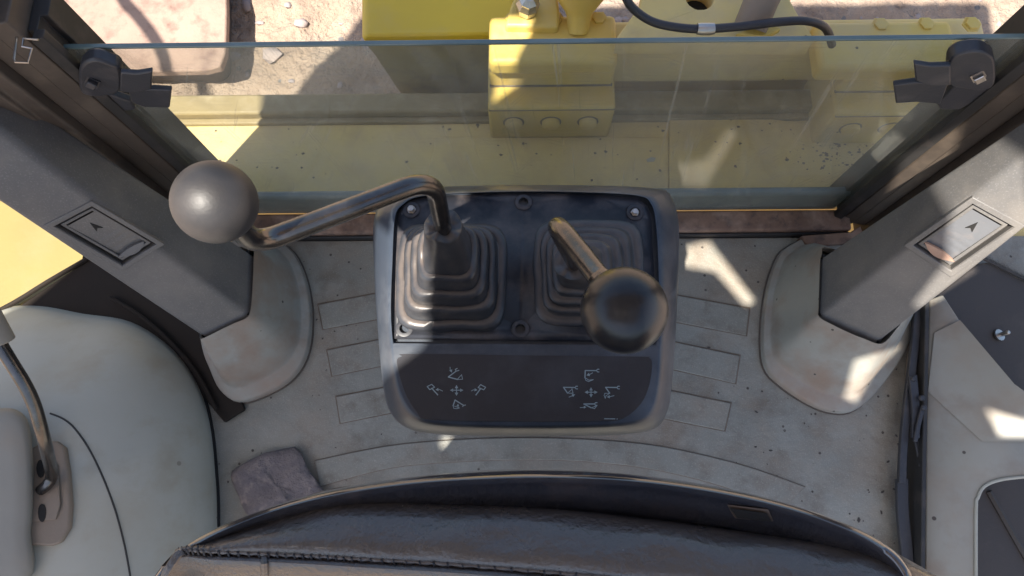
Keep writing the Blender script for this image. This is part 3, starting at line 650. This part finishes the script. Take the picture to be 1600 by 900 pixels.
def strokes(name, lines, ox, oy, arrows=()):
    v = []; f = []
    def quad(a, b, w):
        d = (b-a).normalized(); nn = Vector((d.y, -d.x, 0))*w/2; e = d*w*.3; i = len(v)
        for p in (a-e+nn, b+e+nn, b+e-nn, a-e-nn): v.append(W(p.x, p.y, ZI))
        f.append((i, i+1, i+2, i+3))
    for w, *pts in lines:
        P = [Vector((ox+a/10, oy+b/10, 0)) for a, b in pts]
        for a, b in zip(P, P[1:]): quad(a, b, w)
    for (x, y), (dx, dy), s in arrows:
        p = Vector((ox+x/10, oy+y/10, 0)); d = Vector((dx, dy, 0)).normalized(); nn = Vector((d.y, -d.x, 0)); i = len(v)
        for q in (p, p-d*s+nn*s*.55, p-d*s-nn*s*.55): v.append(W(q.x, q.y, ZI))
        f.append((i, i+1, i+2))
    me = bpy.data.meshes.new(name); me.from_pydata([tuple(p) for p in v], [], f); return link(name, me, 'print', de, smooth=False)
k1, k2 = 1.7, 1.0
def cross(ox, oy, x0, x1, y0, y1, cx_, cy_):
    strokes('direction_arrows', [(k1*.8, (x0, cy_), (x1, cy_)), (k1*.8, (cx_, y0), (cx_, y1))], ox, oy,
            [((x0-25, cy_), (-1, 0), 5), ((x1+25, cy_), (1, 0), 5), ((cx_, y0-25), (0, -1), 5), ((cx_, y1+25), (0, 1), 5)])
cross(640, 560, 655, 815, 440, 560, 733, 497)
strokes('arm_symbol', [(k1, (725,200), (605,290), (745,328)), (k1*.8, (725,200), (715,172), (745,155)), (k1*.8, (725,200), (772,186)), (k2, (745,328), (812,255), (828,325), (745,330)), (k2, (632,135), (636,195))], 640, 560, [((660,222), (.4, 1), 4.5)])
strokes('swing_symbol', [(k1*.8, (275,440), (345,405), (390,450), (315,488), (275,440)), (k1, (345,465), (440,570)), (k2, (515,510), (465,486), (430,488))], 640, 560, [((405,490), (-1, .1), 4.5)])
strokes('swing_symbol', [(k1*.8, (1070,455), (1110,410), (1188,452), (1158,490), (1070,455)), (k1, (1112,468), (1035,572)), (k2, (965,508), (1000,490), (1030,494))], 640, 560, [((1060,495), (1, .1), 4.5)])
strokes('arm_symbol', [(k1, (845,735), (710,650), (680,738)), (k1*.8, (845,735), (828,752)), (k1*.8, (845,735), (875,728)), (k2, (680,738), (690,780), (740,786), (780,774), (700,745)), (k2, (755,770), (755,725))], 640, 560, [((757,708), (.1, -1), 4)])
cross(860, 560, 560, 712, 475, 585, 635, 528)
def fork(x, y): return [(k1*.8, (x, y), (x+15, y-20), (x+40, y-20)), (k1*.8, (x, y), (x+15, y+20), (x+40, y+22))]
strokes('bucket_symbol', [(k1, (722,190), (545,190), (540,300)), (k2, (540,300), (555,345), (600,360), (670,332), (600,340), (540,300)), (k2, (660,225), (600,258))]+fork(720, 190), 860, 560, [((562,265), (-1, .3), 5)])
strokes('bucket_symbol', [(k1, (388,455), (205,452), (268,542)), (k2, (268,542), (340,480), (355,545), (268,542)), (k2, (335,458), (350,540)), (k2, (290,605), (350,580))]+fork(385, 455), 860, 560, [((385,563), (1, -.4), 4.5)])
strokes('bucket_symbol', [(k1, (1045,455), (862,452), (928,545)), (k2, (928,545), (850,545), (840,580), (858,625), (868,585), (928,545)), (k2, (995,582), (920,600))]+fork(1040, 455), 860, 560, [((882,603), (-1, .1), 4.5)])
strokes('bucket_symbol', [(k1, (695,712), (522,712), (635,770)), (k2, (635,770), (690,785), (728,735), (680,758), (635,770)), (k2, (465,770), (530,765))]+fork(690, 712), 860, 560, [((562,762), (1, 0), 4)])
strokes('part_number_mark', [(1.2, (845,943), (915,944)), (1.2, (925,944), (1010,945)), (1.2, (1038,946), (1048,946))], 860, 560)

# ------------------------------------------------------------------ levers
def lever(label, base, topc, H, path, rad, ball, br_, km, loc):
    t = thing('control_lever', label, 'lever', base, 'ball topped control levers')
    prof = [(1.0, 0), (1.0, .007), (.985, .010), (.87, .0125), (.845, .0115), (.825, .014), (.815, .026), (.79, .029), (.715, .031), (.69, .030), (.672, .033), (.665, .046), (.64, .049), (.565, .051), (.54, .050), (.522, .053), (.515, .066), (.49, .069), (.425, .071), (.405, .0705), (.39, .074), (.36, .090), (.325, .108), (.30, .122), (.298, .128), (.285, .1295), (.15, .1290)]
    n = 56; rings = []; top = topc-base
    for s, h in prof:
        u = h/.1295; ex = 5.5-3.3*min(1, u*1.05)**1.5; hw = .0685*s; r_ = []
        off = Vector((top.x, top.y, 0))*(u**1.15)
        for k in range(n):
            a = 2*math.pi*k/n; c_, s_ = math.cos(a), math.sin(a); m_ = (abs(c_)**ex+abs(s_)**ex)**(-1/ex)
            p = Vector((c_*m_*hw, s_*m_*hw, h*H/.1295)); d = noise.noise(Vector((c_*2, s_*2, h*60)))*.0012
            r_.append(base+off+Vector((p.x*(1+d*28), p.y*(1+d*28), p.z*(1+(.10*noise.noise(Vector((c_*1.3, s_*1.3, 7+base.x*9))) if h > .012 else 0)))))
        rings.append(r_)
    bt = loft('bellows_boot', rings, 'boot', t, cap1=True, ang=75)
    x0 = base+Vector((0, 0, .0005))
    tube('shaft', fillet(path, .030, 9), rad, 'chrome_dark', t, n=18)
    x, y, z = frame_of((path[-1]-path[-2]).normalized()); rings = []
    for i in range(1, 32):
        a = math.pi*i/32; rings.append([ball+(x*math.cos(q)+y*math.sin(q))*br_*math.sin(a)-z*br_*math.cos(a) for q in [2*math.pi*k/48 for k in range(48)]])
    loft('ball_knob', rings, km, t, cap0=True, cap1=True, ang=180)
    lathe('knob_collar', ball-z*(br_+.004), z, [(rad*1.15, -.004), (rad*1.25, .001), (rad*1.25, .012)], 'chrome_dark', t, n=20)
    return t
B1 = W(706, 434, ZP); T1 = W(692, 354, .714)
ballL = W(336, 316, .930)
P1 = [W(695,372,.69), W(690,345,.735), W(676,277,.815), W(398,383,.872), ballL+Vector((.012,-.012,-.01))]
lever('left lever bent sideways, ball knob with sunlit grey in its colour', B1, T1, .136, P1, .0094, ballL, .0308, 'knob_sunlit', None)
B2 = W(920, 425, ZP); T2 = W(892, 410, .655)
ballR = W(975, 485, .904)
P2 = [W(902,418,.63), W(895,405,.67), W(866,345,.825), W(930,426,.875), ballR]
lever('right lever topped by a smooth black ball knob', B2, T2, .075, P2, .0094, ballR, .0325, 'knob', None)

# ================================================================== SEAT BACK
ZS = .922
seat = thing('seat_backrest', 'black vinyl seat backrest in a glossy black shell at the bottom edge', 'seat', W(840, 880, .45))
E = cat([(205,960,0),(238,905,0),(272,866,0),(330,830,0),(420,794,0),(520,768,0),(640,750,0),(760,742,0),(860,740,0),(980,745,0),(1100,760,0),(1220,785,0),(1320,818,0),(1385,852,0),(1420,888,0),(1450,960,0)], False, 6)
mid = Vector((840, 1250, 0))
def sh(s, z, dy=0, e=0): return [W(*((mid+(p-mid)*s)).xy, z) for p in E]
r0 = sh(1, ZS)
rings = [[p+Vector((0, -.03, -.42)) for p in r0], [p+Vector((0, .004, -.12)) for p in r0], [p+Vector((0, .002, -.02)) for p in r0], sh(1.0, ZS-.004), sh(.996, ZS), sh(.988, ZS+.0012), sh(.978, ZS-.001), sh(.968, ZS-.006), sh(.945, ZS-.013), sh(.90, ZS-.020), sh(.85, ZS-.045), sh(.80, ZS-.10)]
shl = loft('shell', rings, 'shell', seat, closed=False, ang=70)
ts = bvh(shl)
sl = [(1141,789),(1198,796),(1206,810),(1152,806)]
P_ = [HIT(ts, a, b, .0026) for a, b in sl]
prism('slot_rim', [HIT(ts, a, b, .0008) for a, b in ((1137,787),(1201,794),(1209,813),(1149,809))], (0, 0, -.004), 'rust_and_shade', seat, bevel=.0005)
prism('slot', P_, (0, 0, -.003), 'dark', seat)
C1 = cat([(258,876,0),(285,855,0),(340,836,0),(440,801,0),(500,786,0),(580,781,0),(700,787,0),(850,792,0),(1000,808,0),(1150,828,0),(1300,850,0),(1400,873,0),(1480,905,0)], False, 6)
C2 = cat([(252,884,0),(280,861,0),(330,864,0),(420,868,0),(500,872,0),(580,877,0),(700,884,0),(850,896,0),(1000,910,0),(1150,925,0),(1300,942,0),(1400,955,0),(1490,970,0)], False, 6)
rings = []
def crv(t_, z, dy=0, amp=0):
    r_ = []
    for i, (a, b) in enumerate(zip(C1, C2)):
        p = a.lerp(b, t_) if t_ <= 1 else b+Vector((0, (t_-1)*100, 0))
        P_ = W(p.x, p.y+dy, z)
        if amp: P_.z += amp*(noise.noise(Vector((p.x*.012, p.y*.03, 1)))+.6*noise.noise(Vector((p.x*.05, p.y*.06, 4))))
        r_.append(P_)
    return r_
rings = [[p+Vector((0, .01, -.06)) for p in crv(0, .90)], crv(0, .897, 4), crv(0, .903, 0, .002), crv(.06, .910, 0, .003), crv(.18, .917, 0, .004), crv(.35, .922, 0, .004), crv(.55, .926, 0, .004), crv(.75, .929, 0, .003), crv(.90, .9285, 0, .001), crv(.97, .926), crv(1.0, .9225), crv(1.03, .926), crv(1.10, .929, 0, .001), crv(1.2, .925, 0, .001), crv(1.4, .914, 0, .002), crv(1.9, .88, 0, .002), crv(2.6, .80), crv(3.2, .65)]
cu = loft('cushion', rings, 'vinyl', seat, closed=False, ang=80, sub=1)
tc_ = BVHTree.FromPolygons([Vector(p) for r in rings for p in r], [(i*len(C1)+j, i*len(C1)+j+1, (i+1)*len(C1)+j+1, (i+1)*len(C1)+j) for i in range(len(rings)-1) for j in range(len(C1)-1)])
sp_, sr_, st_ = [], [], []
c2 = cat([(p.x, p.y, 0) for p in C2], False, 3)
for i, p in enumerate(c2):
    if not (262 < p.x < 1000): continue
    h = HIT(tc_, p.x, p.y-2, -.0006)
    if h is None: continue
    sp_.append(h); sr_.append(.0019+.0004*math.sin(i*1.6))
tube('seam_welt', sp_, sr_, 'vinyl', cu, n=10, ang=180)
bmv, bmf = [], []
for i in range(1, len(sp_)-1, 3):
    d = (sp_[i+1]-sp_[i-1]).normalized(); c_ = sp_[i]+Vector((0, -.0003, .0019)); y_ = Vector((-d.y, d.x, 0)).normalized(); j = len(bmv)
    a_, b_ = c_+y_*.0030-d*.0008+Vector((0, 0, -.0015)), c_-y_*.0030+d*.0008+Vector((0, 0, -.0015))
    bmv += [a_+d*.0006, a_-d*.0006, b_-d*.0006, b_+d*.0006, c_+d*.0006+Vector((0, 0, .0008)), c_-d*.0006+Vector((0, 0, .0008))]
    bmf += [(j, j+1, j+5, j+4), (j+4, j+5, j+2, j+3), (j, j+4, j+3), (j+1, j+2, j+5)]
mesh('seam_stitches', bmv, bmf, 'thread', cu)
P_ = [HIT(tc_, 414, y, .0002) for y in (869, 880, 890, 905, 930)]
tube('panel_seam', [p for p in P_ if p], .0026, 'vinyl', cu, n=8)
P_ = [HIT(tc_, a, b, .0005) for a, b in ((290,861),(278,868),(268,880),(260,893),(254,915))]
if len([p for p in P_ if p]) > 2: tube('edge_piping', [p for p in P_ if p], .003, 'vinyl', cu, n=8)

# ================================================================== SHADE ROOF (added above the picture; outline and openings shaped to cast the sun patches)
ZR = 1.95
def up(px, py, z): 
    p = W(px, py, z); return p - SUN*((ZR-z)/-SUN.z)*-1*-1
def lit(pts): return [up(*p) for p in pts]
outer = [Vector((x, y, ZR)) for x, y in ((-1.60,-1.02),(-1.60,-.40),(-1.42,-.22),(-1.13,.0),(-1.13,.12),(-1.72,.31),(-1.48,.68),(-1.44,.74),(1.1,.74),(1.1,.3),(.70,.1),(.70,-1.02))]  # outline shaped so that its shadow edges fall in place
cl = up(336, 316, .93)
td = bvh([o_ for o_ in bpy.data.objects if o_.name == 'duct.001'][0])
def tl(px, py): 
    p = HIT(td, px, py) or W(px, py, .5); return p - SUN*((ZR-p.z)/-SUN.z)
loops = [outer,  # openings traced back along the sun from the wanted lit patches
    [cl+Vector(q_) for q_ in ((-.034, -.03, 0), (-.028, .02, 0), (0, .034, 0), (.028, .02, 0))]+
    lit([(728,294,.58),(722,330,.60),(712,385,.62),(690,432,.62),(674,480,.60),(664,540,.58),(592,600,.53),(588,520,.53),(584,420,.54),(588,345,.55)]),
    [tl(1482,330), tl(1480,400), tl(1455,440), tl(1428,474), up(1450,500,.2), up(1500,490,.2), up(1640,440,.3), up(1760,300,.7), up(1700,120,.75), up(1500,215,.55)],
    lit([(1336,562,.12),(1372,549,.14),(1418,545,.07),(1372,585,.06),(1338,628,.03),(1322,622,.04)]),
    lit([(1066,386,0),(1108,376,0),(1180,470,0),(1166,478,0),(1118,424,0),(1066,415,0)]),
    lit([(690,684,0),(706,682,0),(704,696,0),(692,697,0)]),
    lit([(1556,648,.12),(1630,668,.13),(1630,684,.12),(1568,684,.10)]),
    lit([(766,30,.215),(838,32,.215),(803,100,.215),(770,160,.102)]),
]
rf = fill('shade_roof', loops, 'roof', solid=.004, smooth=False)
tag(rf, 'added roof sheet overhead with openings shaped to cast sun patches, outside the picture', 'roof')
